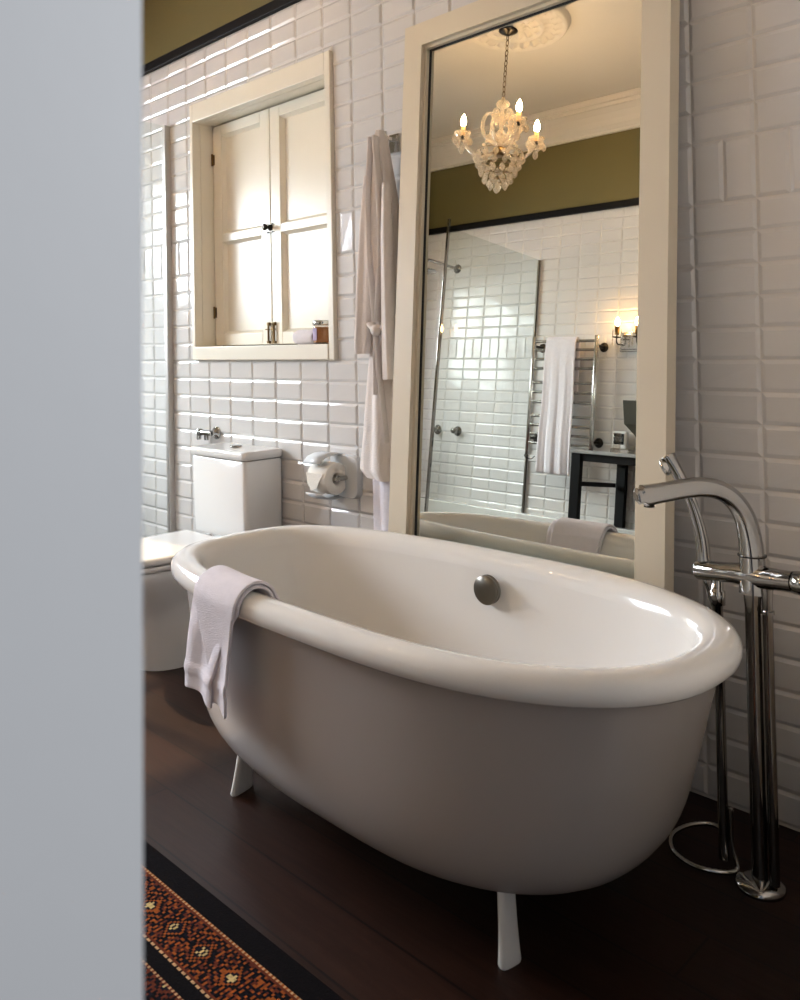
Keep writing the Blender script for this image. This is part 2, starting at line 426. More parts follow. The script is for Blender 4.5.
# things on the sill
jx, jy, jz = -2.335, 2.045, IZ0
j = thing('candle_jar', 'amber candle jar with silver lid and lilac label on the window sill', 'jar', (jx, jy, jz))
q = MB(); q.lathe([(.030, .001), (.034, .004), (.034, .066), (.030, .072), (.0285, .072), (.0315, .064), (.0315, .006), (.001, .005)], (jx, jy, jz), 'z', 28); q.build('glass', T['jar'], j)
q = MB(); q.lathe([(.0305, .006), (.0308, .062), (.001, .062)], (jx, jy, jz), 'z', 28); q.build('wax', T['wax'], j)
q = MB(); q.lathe([(.001, .070), (.034, .070), (.0355, .073), (.0355, .084), (.033, .087), (.001, .087)], (jx, jy, jz), 'z', 28); q.build('lid', T['steel'], j)
q = MB(); q.loft([[(jx + .0345 * cos(a), jy + .0345 * sin(a), jz + z) for a in [radians(-175 + 9 * i) for i in range(12)]] for z in (.014, .058)], closed=False); q.build('label', T['lilac'], j)
local(j)
rx, ry = -2.43, 2.050
r_ = thing('rolled_flannel', 'small white rolled face cloth with a dark tie beside the candle jar', 'cloth', (rx, ry, IZ0))
q = MB(); pts = []
rr = .028
q.tube([(rx - .055 + .11 * k / 8, ry, IZ0 + rr) for k in range(9)], [rr * (.86 if k in (0, 8) else 1) for k in range(9)], 20)
q.build('roll', T['towel'], r_)
q = MB(); q.tube([(rx + .056, ry + (rr - 0.005 - .019 * t) * cos(t * 16), IZ0 + rr + (rr - .005 - .019 * t) * sin(t * 16)) for t in [k / 60 for k in range(61)]], .0022, 6); q.build('tie', T['wood'], r_)
local(r_)

# ---------------------------------------------------------------- leaning mirror
TH_ = .0752
def mir(u, h, v):   # u along the wall, h towards the room, v up the frame
    return (-1.3535 + u, 1.855 - .6 * math.tan(TH_) + v * sin(TH_) - h * cos(TH_), v * cos(TH_) + h * sin(TH_) + .0)
W2, HH = .4385, 2.105
mr = thing('standing_mirror', 'tall cream framed mirror leaning on the tiled wall behind the bath', 'mirror', (-1.3535, 1.81, 0))
def mbox(m, u0, u1, h0, h1, v0, v1, c=0):
    q = MB(); q.box((u0, h0, v0), (u1, h1, v1), c=c)
    m.add([mir(*p) for p in q.v], [tuple(reversed(f)) for f in q.f])
FW = .072
m = MB()
mbox(m, -W2, -W2 + FW, -.016, .030, .004, HH, 0); mbox(m, W2 - FW, W2, -.016, .030, .004, HH, 0)
mbox(m, -W2 + FW, W2 - FW, -.016, .030, HH - FW, HH, 0); mbox(m, -W2 + FW, W2 - FW, -.016, .030, .004, .10, 0)
# stepped inner slip
a = W2 - FW; e = .010
mbox(m, -a, -a + e, -.010, .016, .10, HH - FW); mbox(m, a - e, a, -.010, .016, .10, HH - FW)
mbox(m, -a + e, a - e, -.010, .016, HH - FW - e, HH - FW); mbox(m, -a + e, a - e, -.010, .016, .10, .11)
m.build('frame', T['mirrorframe'], mr)
m = MB(); e = .011
for u0, u1, v0, v1 in ((-a + e - .001, -a + e + .0035, .11, HH - FW - e), (a - e - .0035, a - e + .001, .11, HH - FW - e), (-a + e, a - e, HH - FW - e - .0035, HH - FW - e + .001)):
    mbox(m, u0, u1, -.004, .003, v0, v1)
m.build('inner_line', T['darkmatt'], mr)  # thin dark line between the slip and the glass
m = MB(); mbox(m, -a + .006, a - .006, -.008, 0, .105, HH - FW - .006); m.build('mirror_glass', T['mirror'], mr)
m = MB(); mbox(m, -W2 + .02, W2 - .02, -.014, -.0085, .02, HH - .02); m.build('back_board', T['wood'], mr)
local(mr)

# ---------------------------------------------------------------- bath
BX, BY, BA, BB, NL, NR, KK = -1.332, 1.424, .721, .366, 3.2, 2.37, .08
def bcurve(a, b, z, n=96, nl=NL, nr=NR, k=KK):
    out = []
    for i in range(n):
        t = 2 * pi * i / n; c, s_ = cos(t), sin(t)
        wq = (1 + c) / 2; wq = wq * wq * (3 - 2 * wq); e = nl * (1 - wq) + nr * wq
        out.append((BX + a * math.copysign(abs(c) ** (2 / e), c), BY + b * (1 + k * c) * math.copysign(abs(s_) ** (2 / e), s_), z))
    return out
bath = thing('bathtub', 'white freestanding roll top bath on feet in front of the mirror', 'bathtub', (BX, BY, 0))
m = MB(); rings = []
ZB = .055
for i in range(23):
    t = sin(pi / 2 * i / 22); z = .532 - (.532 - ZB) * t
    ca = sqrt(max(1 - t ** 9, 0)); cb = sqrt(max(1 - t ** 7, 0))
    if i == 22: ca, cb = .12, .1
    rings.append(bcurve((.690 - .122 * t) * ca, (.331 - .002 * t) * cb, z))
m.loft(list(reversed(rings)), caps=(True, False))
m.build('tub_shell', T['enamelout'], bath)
m = MB(); prof = [(-.040, .530), (-.026, .521), (-.012, .519), (-.003, .526), (0, .538), (-.001, .550), (-.007, .561), (-.017, .568), (-.030, .571), (-.045, .570), (-.060, .565), (-.070, .556), (-.077, .543), (-.081, .528)]
m.loft([bcurve(BA + o, BB + o, z) for o, z in prof], caps=(False, False)); m.build('rim', T['enamel'], bath)
m = MB(); prof = [(-.081, .529), (-.087, .50), (-.097, .44), (-.110, .37), (-.127, .30), (-.150, .235), (-.180, .190), (-.215, .166), (-.25, .156), (-.30, .152), (-.345, .150)]
m.loft([bcurve(BA + o * (1.0 if o > -.2 else 1.0), BB + o, z) for o, z in reversed(prof)], caps=(True, False)); m.build('basin', T['enamel'], bath)
# overflow knob on the inner wall facing the room
ox, oz = -1.315, .490
def inner_y(x, z, off):
    c = (x - BX) / (BA + off)
    return BY + (BB + off) * (1 + KK * c) * (1 - abs(c) ** 2.8) ** (1 / 2.8)
oy = inner_y(ox, oz, -.088)
q = MB(); q.lathe([(.014, .01), (.014, -.008), (.034, -.008), (.036, -.011), (.036, -.015), (.034, -.016), (.034, -.018), (.036, -.019), (.036, -.027), (.0345, -.029), (.001, -.029)], (ox, oy, oz), 'y', 40); q.build('overflow', T['gun'], bath)
def foot(x, y, sx, sy, ws=1.0):
    q = MB(); rings = []
    d = Vector((sx, sy * .2, 0)).normalized(); s_ = Vector((-d.y, d.x, 0))
    for z, o, wd, th in ((.20, -.030, .050, .026), (.15, -.024, .050, .022), (.12, -.018, .052, .020), (.08, -.010, .057, .018), (.04, -.003, .064, .018), (.014, .001, .070, .020), (.004, .003, .071, .022), (.0, .003, .068, .020)):
        c = Vector((x, y, z)) + d * (o * (1 if ws == 1.0 else .25)); ring = []
        for i in range(16):
            a = 2 * pi * i / 16; ca, sa = cos(a), sin(a)
            ring.append(tuple(c + s_ * (ws * wd / 2 * math.copysign(abs(ca) ** .6, ca)) + d * (th / 2 * math.copysign(abs(sa) ** .6, sa))))
        rings.append(ring)
    q.loft(list(reversed(rings))); return q.build('foot', T['enamel'], bath)
foot(-1.752, 1.245, -1, -1); foot(-.926, 1.228, 1, -1, .66); foot(-1.752, 1.603, -1, 1); foot(-.926, 1.620, 1, 1, .66)
local(bath)

# ---------------------------------------------------------------- towel over the rim
def rim_y(x, off=0):
    c = (x - BX) / (BA + off); wq = (1 + c) / 2; wq = wq * wq * (3 - 2 * wq); e = NL * (1 - wq) + NR * wq
    return BY - (BB + off) * (1 + KK * c) * max(1 - abs(c) ** e, 0) ** (1 / e)
def drape(xt0, xt1, xh0, xh1, off, zo, zi, folds, fa, name, parent, ph=0):
    """cloth laid over the near rim; top from xt0 to xt1, outer hem xh0 to xh1 at height zo, inner hem zi"""
    path = []
    n1 = 30
    for k in range(n1): path.append(('o', zo + (.535 - zo) * k / (n1 - 1)))
    for k in range(1, 12): path.append(('t', k / 12))
    n2 = 14
    for k in range(n2): path.append(('i', .545 - (.545 - zi) * k / (n2 - 1)))
    nx = 34; rows = []
    for kind, v in path:
        row = []
        for i in range(nx + 1):
            u = i / nx
            if kind == 'o':
                s_ = (.535 - v) / (.535 - zo); s2 = min(1, s_ * 1.25) ** .8
                x = (xt0 + (xt1 - xt0) * u) * (1 - s2) + (xh0 + (xh1 - xh0) * u) * s2
                f = fa * min(1, s_ * 2 + .12) * sin(u * folds * 2 * pi + ph + s_ * .6)
                # below the lip the cloth falls straight down
                y = rim_y(xt0 + (xt1 - xt0) * u) - .006 - off - f - .004 * s_ - (.0035 if .70 < s_ < .80 else 0)
                z = v + (.006 * sin(u * 5) if s_ > .9 else 0)
                if x < BX - BA * .93: y -= 0
            elif kind == 't':
                x = xt0 + (xt1 - xt0) * u
                a = pi * (1 - v); d = .040 + .044 * 0
                yc = rim_y(x) + .038; y = yc + cos(a) * (.044 + off); z = .537 + sin(a) * (.042 + off) + fa * .25 * sin(u * folds * 2 * pi + ph)
                if v < .1: y = rim_y(x) - .006 - off
            else:
                x = xt0 + (xt1 - xt0) * u
                s_ = (.545 - v) / (.545 - zi)
                x = x + s_ * .02 * (.5 - u)
                y = rim_y(x) + .086 + off + s_ * .030 + fa * .6 * s_ * sin(u * folds * 2 * pi + 1); z = v
            row.append((x, y, z))
        rows.append(row)
    q = MB(); q.loft(rows, closed=False)
    return q.build(name, T['towel'], parent, solid=.007, sub=1)
tw = drape(-1.695, -1.490, -1.722, -1.585, .004, .318, .40, 1.2, .006, 'bath_towel', None, .4)
tag(tw, 'white towel folded over the near rim of the bath', 'towel')
drape(-1.672, -1.492, -1.598, -1.520, .015, .318, .46, .7, .004, 'towel_fold', tw, 2.0)

# ---------------------------------------------------------------- floor-standing bath mixer
TX, TY = -.69, 1.75
tap = thing('bath_mixer_tap', 'chrome floor standing bath tap with hand shower at the bath end', 'tap', (TX, TY, 0))
sd = Vector((-.5, -.866, 0)); cdir = Vector((.985, -.17, 0)); T0 = Vector((TX, TY, 0))
q = MB(); q.lathe([(.046, 0), (.048, .005), (.045, .010), (.034, .015), (.022, .02), (.001, .022)], (TX, TY, 0), 'z', 32); q.build('base', T['chrome'], tap)
q = MB()
q.tube([T0 + Vector((0, 0, z)) for z in (.02, .3, .56, .60, .64)], [.0165, .0165, .0165, .020, .022], 20)
q.build('column', T['chrome'], tap)
q = MB()
for o_ in (.030,): q.tube([T0 + cdir * o_ + Vector((0, 0, z)) for z in (.02, .3, .58, .61)], [.010, .010, .010, .012], 14)
q.lathe([(.013, 0), (.013, .006)], tuple(T0 + cdir * .030 + Vector((0, 0, .555))), 'z', 16)
q.build('supply_pipe', T['chrome'], tap)
q = MB()
P = [T0 - cdir * .126 + Vector((0, 0, .611)), T0 - cdir * .122 + Vector((0, 0, .6115)), T0 - cdir * .06 + Vector((0, 0, .619)), T0 - cdir * .035 + Vector((0, 0, .622)), T0 + Vector((0, 0, .625)), T0 + cdir * .035 + Vector((0, 0, .626)), T0 + cdir * .06 + Vector((0, 0, .628)), T0 + cdir * .085 + Vector((0, 0, .630))]
q.tube(P, [.018, .0205, .0205, .0215, .027, .022, .0205, .0205], 24)
q.build('mixer_body', T['chrome'], tap)
for s_, L in ((1, .085), (-1, .165)):
    if s_ < 0: continue
    q = MB(); q.tube([T0 + cdir * (s_ * (L + .001)) + Vector((0, 0, .630)), T0 + cdir * (s_ * (L + .004)) + Vector((0, 0, .630)), T0 + cdir * (s_ * (L + .034)) + Vector((0, 0, .631)), T0 + cdir * (s_ * (L + .038)) + Vector((0, 0, .631))], [.018, .0225, .0225, .019], 24)
    q.build('handle', T['chrome'], tap)
q = MB()
sp = [(0, .59), (0, .650), (.004, .70), (.016, .745), (.042, .782), (.078, .803), (.12, .810), (.165, .808), (.205, .804), (.240, .801), (.262, .800)]
P = spline([T0 + sd * a_ + Vector((0, 0, b_)) for a_, b_ in sp], 5)
n = len(P); rad = []; fl_ = []
for k in range(n):
    t = k / (n - 1)
    r0 = .027 * (1 - .30 * min(1, t / .5)) if t < .5 else .0189 - .002 * sin((t - .5) * pi * 2)
    if t > .93: r0 *= .72
    if t > .985: r0 *= .6
    rad.append(r0); fl_.append((1 + .25 * t, 1 - .30 * t))
q.tube(P, rad, 24, flat=fl_)
q.build('spout', T['chrome'], tap)
q = MB(); P = T0 + sd * .232 + Vector((0, 0, .786)); q.lathe([(.010, 0), (.0105, -.008), (.008, -.008)], tuple(P), 'z', 20); q.build('aerator', T['darkmetal'], tap)
q = MB(); q.lathe([(.0275, 0), (.028, .0015), (.0275, .003)], (TX, TY, .664), 'z', 32); q.build('swivel_ring', T['darkmetal'], tap)
local(tap)
hb = T0 - cdir * .112 + Vector((0, 0, 0))
hs = thing('hand_shower', 'slim chrome hand shower resting upright on the bath tap', 'shower head', (-.80, 1.77, .652))
q = MB(); P = spline([(-.799, 1.77, .634), (-.802, 1.77, .677), (-.811, 1.77, .718), (-.826, 1.77, .763), (-.847, 1.77, .804), (-.868, 1.77, .838), (-.876, 1.77, .850)], 5)
n = len(P); q.tube(P, [(.0150 - .0035 * sin(pi * k / (n - 1)) + .004 * max(0, (k / (n - 1) - .6) / .4)) * (.6 if k == n - 1 else 1) for k in range(n)], 18); q.build('handle', T['chrome'], hs)
q = MB(); ax = Vector((-.85, -.25, -.45)).normalized(); c0 = Vector((-.866, 1.765, .832)) + ax * .014
q.lathe([(.012, -.010), (.018, -.004), (.020, 0), (.018, .004), (.001, .005)], tuple(c0), ax, 22); q.build('spray_plate', T['steel'], hs)
local(hs)
q = MB(); dv = T0 - cdir * .080
q.tube([dv + Vector((0, 0, z)) for z in (.610, .578, .576, .548, .546, .30, .02)], [.012, .012, .0155, .0155, .0105, .0105, .0105], 16); o = q.build('supply_pipe', T['chrome'], tap)
o.matrix_parent_inverse = tap.matrix_world.inverted()
q = MB()
lp = [(-.800, 1.775, .592), (-.795, 1.785, .56), (-.778, 1.795, .46), (-.778, 1.80, .34), (-.780, 1.80, .20), (-.782, 1.80, .09), (-.79, 1.83, .025), (-.805, 1.875, .0075), (-.85, 1.89, .0075), (-.885, 1.85, .0075), (-.895, 1.79, .0075), (-.865, 1.735, .0075), (-.81, 1.715, .0075), (-.758, 1.735, .0075), (-.742, 1.765, .010), tuple(dv + Vector((.017, .0, .06))), tuple(dv + Vector((.0165, 0, .13)))]
P = spline(lp, 10); q.tube(P, [.0048 + (.0005 if k % 2 else -.0005) for k in range(len(P))], 10)
tag(q.build('shower_hose', T['steel']), 'chrome flexible hose looping on the floor below the bath tap', 'hose')

# ---------------------------------------------------------------- toilet
TCX = -2.697
to = thing('toilet', 'white close coupled toilet with square cistern below the shuttered window', 'toilet', (TCX, 1.65, 0))
q = MB()
def trap(z, x0, x1, y0, y1, r=.02, n=6):
    pts = []
    for cx, cy, a0 in ((x1 - r, y1 - r, 0), (x0 + r, y1 - r, 90), (x0 + r, y0 + r, 180), (x1 - r, y0 + r, 270)):
        for k in range(n + 1):
            a = radians(a0 + 90 * k / n); pts.append((cx + r * cos(a), cy + r * sin(a), z))
    return pts
q.loft([trap(.400, TCX - .174, TCX + .174, 1.826, 2.000), trap(.46, TCX - .176, TCX + .176, 1.823, 2.000), trap(.684, TCX - .178, TCX + .178, 1.820, 2.000), trap(.690, TCX - .174, TCX + .174, 1.824, 1.997)])
q.build('cistern', T['ceramic'], to)
q = MB(); q.loft([trap(.6935, TCX - .177, TCX + .177, 1.819, 2.0), trap(.697, TCX - .183, TCX + .183, 1.813, 2.001), trap(.718, TCX - .183, TCX + .183, 1.813, 2.001), trap(.724, TCX - .179, TCX + .179, 1.817, 1.998), trap(.725, TCX - .172, TCX + .172, 1.824, 1.992)])
q.build('cistern_lid', T['ceramic'], to)
q = MB(); q.lathe([(.022, .725), (.024, .728), (.022, .732), (.001, .733)], (TCX, 1.91, 0), 'z', 28); q.build('flush_button', T['chrome'], to)
def dring(z, hw, yb_, yf, n=40, e=2.3):
    """D-shaped ring: square at the back, round at the front"""
    pts = []; ym_ = yf + hw * 1.25
    pts.append((TCX + hw, yb_, z))
    for k in range(n + 1):
        a = -pi * k / n; c, s_ = cos(a), sin(a)
        pts.append((TCX + hw * math.copysign(abs(c) ** (2 / e), c), ym_ + (ym_ - yf) * math.copysign(abs(s_) ** (2 / e), s_), z))
    pts.append((TCX - hw, yb_, z))
    return list(reversed(pts))
q = MB(); q.loft([dring(0, .120, 1.998, 1.47), dring(.015, .121, 1.998, 1.468), dring(.15, .119, 1.998, 1.46), dring(.20, .118, 1.998, 1.44), dring(.235, .128, 1.998, 1.40), dring(.28, .150, 1.998, 1.36), dring(.32, .165, 1.998, 1.335), dring(.352, .172, 1.998, 1.325), dring(.357, .168, 1.998, 1.33)])
q.build('pan', T['ceramic'], to)
q = MB(); q.loft([dring(.360, .172, 1.79, 1.322), dring(.364, .176, 1.79, 1.318), dring(.374, .176, 1.79, 1.318), dring(.378, .172, 1.79, 1.322)]); q.build('seat', T['ceramic'], to)
q = MB(); q.loft([dring(.382, .173, 1.80, 1.318), dring(.386, .178, 1.80, 1.314), dring(.398, .178, 1.80, 1.314), dring(.404, .170, 1.79, 1.322), dring(.406, .15, 1.78, 1.345)]); q.build('seat_lid', T['ceramic'], to)
for s_ in (-1, 1):
    q = MB(); q.tube([(TCX + s_ * .06, 1.806, .392), (TCX + s_ * .06 + .03, 1.806, .392)], .010, 12); q.build('hinge', T['chrome'], to)
local(to)
v = thing('stop_valve', 'small chrome lever valve on the tiles above the toilet cistern', 'valve', (-2.985, 2.0, .758))
q = MB(); q.lathe([(.026, 0), (.028, -.003), (.024, -.010), (.012, -.012), (.012, -.03)], (-2.96, 2.003, .757), 'y', 24); q.build('flange', T['chrome'], v)
q = MB(); q.tube([(-2.955, 1.972, .757), (-3.03, 1.972, .757)], .0115, 16); q.tube([(-2.995, 1.972, .757), (-2.995, 1.972, .727)], .009, 12); q.build('valve_body', T['chrome'], v)
q = MB(); q.lathe([(.014, 0), (.016, -.004), (.016, -.012), (.012, -.014)], (-3.03, 1.972, .757), 'x', 18); q.box((-3.055, 1.962, .725), (-3.044, 1.982, .772), c=.004); q.build('lever', T['chrome'], v)
local(v)

# ---------------------------------------------------------------- paper holder and roll
ph = thing('toilet_roll_holder', 'pale plastic toilet roll holder on the tiles beside the robe', 'holder', (-2.11, YB, .65))
def rrect(cx, cz, wx, wz, r, y, n=6):
    pts = []
    for sx, sz, a0 in ((1, 1, 0), (-1, 1, 90), (-1, -1, 180), (1, -1, 270)):
        for k in range(n + 1):
            a = radians(a0 + 90 * k / n); pts.append((cx + sx * (wx / 2 - r) + r * cos(a), y, cz + sz * (wz / 2 - r) + r * sin(a)))
    return pts
q = MB(); q.loft([rrect(-2.152, .655, .122, .150, .032, y) for y in (YB - .006, YB - .020)] + [rrect(-2.152, .655, .114, .142, .030, YB - .027)]); q.build('back_plate', T['plastic'], ph)
q = MB(); pr = [(YB - .010, .728), (YB - .04, .733), (YB - .075, .732), (YB - .105, .724), (YB - .126, .706)]
q.loft([[(x, y, z) for y, z in pr] for x in (-2.262, -2.175)], closed=False); o = q.build('hood', T['plastic'], ph, solid=.005)
q = MB(); pr = [(YB - .010, .585), (YB - .05, .578), (YB - .09, .583), (YB - .118, .60)]
q.loft([[(x, y, z) for y, z in pr] for x in (-2.262, -2.175)], closed=False); q.build('lower_guard', T['plastic'], ph, solid=.005)
q = MB(); q.tube([(-2.275, YB - .065, .652), (-2.150, YB - .065, .652)], .012, 16); q.tube([(-2.150, YB - .065, .652), (-2.150, YB - .02, .652)], .008, 10); q.build('spindle', T['steel'], ph)
local(ph)
rl = thing('toilet_roll', 'white toilet roll with a folded end sheet on its holder', 'toilet roll', (-2.21, YB - .065, .597))
q = MB(); q.lathe([(.021, -2.252), (.053, -2.252), (.055, -2.250), (.055, -2.157), (.053, -2.155), (.021, -2.155), (.021, -2.252)], (0, YB - .066, .652), 'x', 36, caps=(False, False)); q.build('paper', T['paper'], rl)
q = MB(); q.add([(-2.255, YB - .121, .672), (-2.165, YB - .121, .672), (-2.195, YB - .126, .622), (-2.222, YB - .127, .612)], [(0, 1, 2, 3)]); q.build('end_sheet', T['paper'], rl, solid=.001)
local(rl)

# ---------------------------------------------------------------- robe on a hook
hk = thing('robe_hook', 'square chrome hook on the tiles left of the mirror', 'hook', (-1.905, YB, 1.76))
q = MB(); q.box((-1.928, YB - .014, 1.738), (-1.886, YB - .005, 1.800), c=.002); q.box((-1.914, YB - .055, 1.775), (-1.900, YB - .012, 1.787), c=.002); q.box((-1.914, YB - .058, 1.775), (-1.900, YB - .048, 1.803), c=.002); q.build('hook_body', T['steel'], hk)
local(hk)
rb = thing('bath_robe', 'long white bath robe hanging from the hook left of the mirror', 'robe', (-1.915, 1.93, .70))
def pleated(name, keys, n=64, folds=7, seed=0, parent=rb, mtl='robe', sub=1):
    """keys: (z, x_left, x_right, y_mid, depth, fold_amp)"""
    rings = []
    for k in range(len(keys) - 1):
        A, B = keys[k], keys[k + 1]; st = 5
        for i in range(st + (k == len(keys) - 2)):
            t = i / st; K = [p + (q_ - p) * t for p, q_ in zip(A, B)]
            z, xl, xr, ym_, dp, fa = K; ring = []
            for j in range(n):
                a = 2 * pi * j / n; c, s_ = cos(a), sin(a)
                f = 1 + fa * (sin(a * folds + seed + z * 2.0) + .6 * sin(a * (folds * 2 - 3) + seed * 2 + z * 3.1))
                ring.append(((xl + xr) / 2 + (xr - xl) / 2 * c * (1 + (f - 1) * .25), ym_ + dp / 2 * s_ * f, z))
            rings.append(ring)
    q = MB(); q.loft(rings); return q.build(name, T[mtl], parent, sub=sub)
pleated('robe_body', [(1.805, -1.935, -1.905, 1.945, .030, .05), (1.78, -1.938, -1.895, 1.945, .045, .1), (1.70, -1.945, -1.885, 1.948, .060, .14), (1.58, -1.962, -1.860, 1.948, .072, .18), (1.40, -1.978, -1.840, 1.948, .080, .2), (1.20, -1.980, -1.830, 1.950, .078, .2), (1.155, -1.965, -1.835, 1.952, .070, .18), (1.10, -1.978, -1.828, 1.952, .080, .2), (.95, -1.998, -1.825, 1.950, .088, .22), (.80, -2.016, -1.822, 1.950, .092, .22), (.70, -2.034, -1.820, 1.950, .092, .2), (.675, -2.000, -1.822, 1.950, .090, .2)], folds=5, seed=1.3)
pleated('sleeve', [(1.66, -1.972, -1.935, 1.925, .03, .1), (1.50, -1.984, -1.928, 1.916, .042, .12), (1.30, -2.002, -1.936, 1.912, .046, .14), (1.10, -2.018, -1.950, 1.912, .050, .12), (1.08, -2.012, -1.955, 1.912, .046, .12)], folds=4, seed=.4, n=40)
pleated('sleeve', [(1.62, -1.872, -1.846, 1.908, .03, .1), (1.45, -1.868, -1.832, 1.898, .042, .12), (1.20, -1.866, -1.826, 1.895, .046, .14), (1.00, -1.864, -1.824, 1.895, .048, .12)], folds=4, seed=2.4, n=40)
q = MB()
q.tube(spline([(-1.965, 1.935, 1.20), (-1.94, 1.905, 1.175), (-1.90, 1.893, 1.156), (-1.87, 1.892, 1.168), (-1.845, 1.90, 1.185), (-1.828, 1.92, 1.20)], 6), .009, 12, flat=(1.3, .6))
q.lathe([(.001, -.020), (.016, -.012), (.020, 0), (.016, .012), (.001, .020)], (-1.893, 1.887, 1.154), 'x', 16)
q.tube(spline([(-1.895, 1.886, 1.15), (-1.888, 1.887, 1.05), (-1.872, 1.889, .92), (-1.862, 1.892, .80)], 6), .009, 10, flat=(1.4, .5))
q.tube(spline([(-1.893, 1.886, 1.15), (-1.90, 1.888, 1.06), (-1.905, 1.89, .95)], 6), .009, 10, flat=(1.4, .5))
q.build('belt', T['robe'], rb)
q = MB(); q.tube(spline([(-1.930, 1.915, 1.78), (-1.935, 1.905, 1.60), (-1.925, 1.896, 1.40), (-1.900, 1.890, 1.18)], 6), .012, 12, flat=(1.3, .5))
q.tube(spline([(-1.908, 1.912, 1.78), (-1.885, 1.902, 1.60), (-1.875, 1.894, 1.40), (-1.890, 1.888, 1.18)], 6), .012, 12, flat=(1.3, .5)); q.build('collar', T['robe'], rb)
local(rb)
pleated('second_robe', [(1.05, -2.0, -1.84, 1.975, .018, .15), (.70, -2.008, -1.838, 1.975, .022, .25), (.45, -2.005, -1.835, 1.975, .024, .35), (.40, -2.0, -1.835, 1.975, .024, .35)], folds=5, seed=3, parent=rb, mtl='towel')  # second robe hanging behind, parented to the first one
local(rb)

# ---------------------------------------------------------------- shower screens
GX = -3.252
def screen(label, y0, y1, zb0, zt, post, loc):
    GX = loc[0]
    t = thing('shower_screen', label, 'shower screen', loc, None)
    q = MB(); q.box((GX - .004, y0 + .006, zb0 + .004), (GX + .004, y1 - .006, zt)); q.build('glass_panel', T['shower'], t)
    return t
s = screen('frameless glass shower screen fixed to the tiles beside the towel warmer', YF + .01, .05, .105, 2.10, None, (GX, -.45, .1))
q = MB(); q.box((GX - .006, YF + .008, .42), (GX + .006, YF + .028, 2.10), c=.002); q.build('wall_channel', T['gun'], s)
q = MB(); q.box((GX - .008, .040, .101), (GX + .008, .056, 2.15), c=.002); q.build('edge_post', T['chrome'], s)
q = MB(); q.box((GX - .009, YF + .104, .101), (GX + .009, .04, .112)); q.build('floor_channel', T['steel'], s)
local(s)
GX = -3.308
s = screen('narrow glass shower screen fixed to the tiles left of the shuttered window', 1.30, YB - .008, .105, 2.108, None, (GX, 1.7, .1))
q = MB(); q.box((GX - .012, YB - .034, .10), (GX + .012, YB - .004, 2.108), c=.002); q.build('wall_channel', T['satin'], s)
q = MB(); q.box((GX - .009, 1.306, .101), (GX + .009, YB - .034, .112)); q.build('floor_channel', T['steel'], s)
local(s)
# shower arm, valves
s = thing('overhead_shower', 'chrome overhead shower arm on the wall behind the glass screen', 'shower head', (-3.97, YF, 2.10))
q = MB(); q.lathe([(.034, 0), (.034, .006), (.014, .012), (.011, .02)], (-3.974, YF + .004, 2.10), 'y', 24); q.build('flange', T['chrome'], s)
q = MB(); q.tube([(-3.974, YF + .01, 2.10), (-3.974, YF + .32, 2.10), (-3.974, YF + .345, 2.095), (-3.974, YF + .36, 2.075), (-3.974, YF + .362, 2.05)], .010, 14); q.build('arm', T['chrome'], s)
q = MB(); q.lathe([(.012, .05), (.016, .03), (.08, .016), (.085, .008), (.082, 0), (.001, 0)], (-3.974, YF + .362, 2.005), 'z', 32); q.build('head', T['chrome'], s)
local(s)
for x, lb in ((-4.044, 'chrome shower valve nearer the end wall, left of its twin in the mirror'), (-3.857, 'chrome shower valve nearer the glass screen, right of its twin in the mirror')):
    s = thing('shower_valve', lb, 'shower valve', (x, YF, .914), 'valves on the shower wall')
    q = MB(); q.lathe([(.034, 0), (.036, .004), (.030, .010), (.016, .012), (.016, .018)], (x, YF + .004, .914), 'y', 28); q.build('flange', T['chrome'], s)
    q = MB(); q.lathe([(.019, .018), (.021, .022), (.021, .055), (.017, .060), (.001, .061)], (x, YF + .004, .914), 'y', 24); q.tube([(x, YF + .05, .914), (x + .045, YF + .062, .925)], .005, 10); q.build('knob', T['chrome'], s)
    local(s)

# ---------------------------------------------------------------- heated towel rail
RY = -.822; RX0, RX1 = -3.192, -2.733
rail = thing('towel_warmer', 'polished steel ladder towel warmer on the wall opposite the mirror', 'towel rail', ((RX0 + RX1) / 2, YF, .83))
for x in (RX0, RX1):
    q = MB(); q.tube([(x, RY, .800), (x, RY, .803), (x, RY, 1.560), (x, RY, 1.563)], [.012, .0145, .0145, .012], 18); q.build('post', T['steel'], rail)
for z in (1.530, 1.474, 1.415, 1.355, 1.263, 1.202, 1.141, 1.050, .992, .934, .875):
    q = MB(); q.tube([(RX0 + .01, RY, z), (RX1 - .01, RY, z)], .0095, 14); q.build('rung', T['steel'], rail)
for x in (RX0 + .005, RX1 - .003):
    for z in (1.500, .906):
        q = MB(); q.tube([(x, YF + .012, z), (x, RY, z)], .010, 12); q.lathe([(.030, 0), (.031, .004), (.026, .012), (.012, .016)], (x, YF + .004, z), 'y', 22); q.build('bracket', T['darkmetal'], rail)
local(rail)
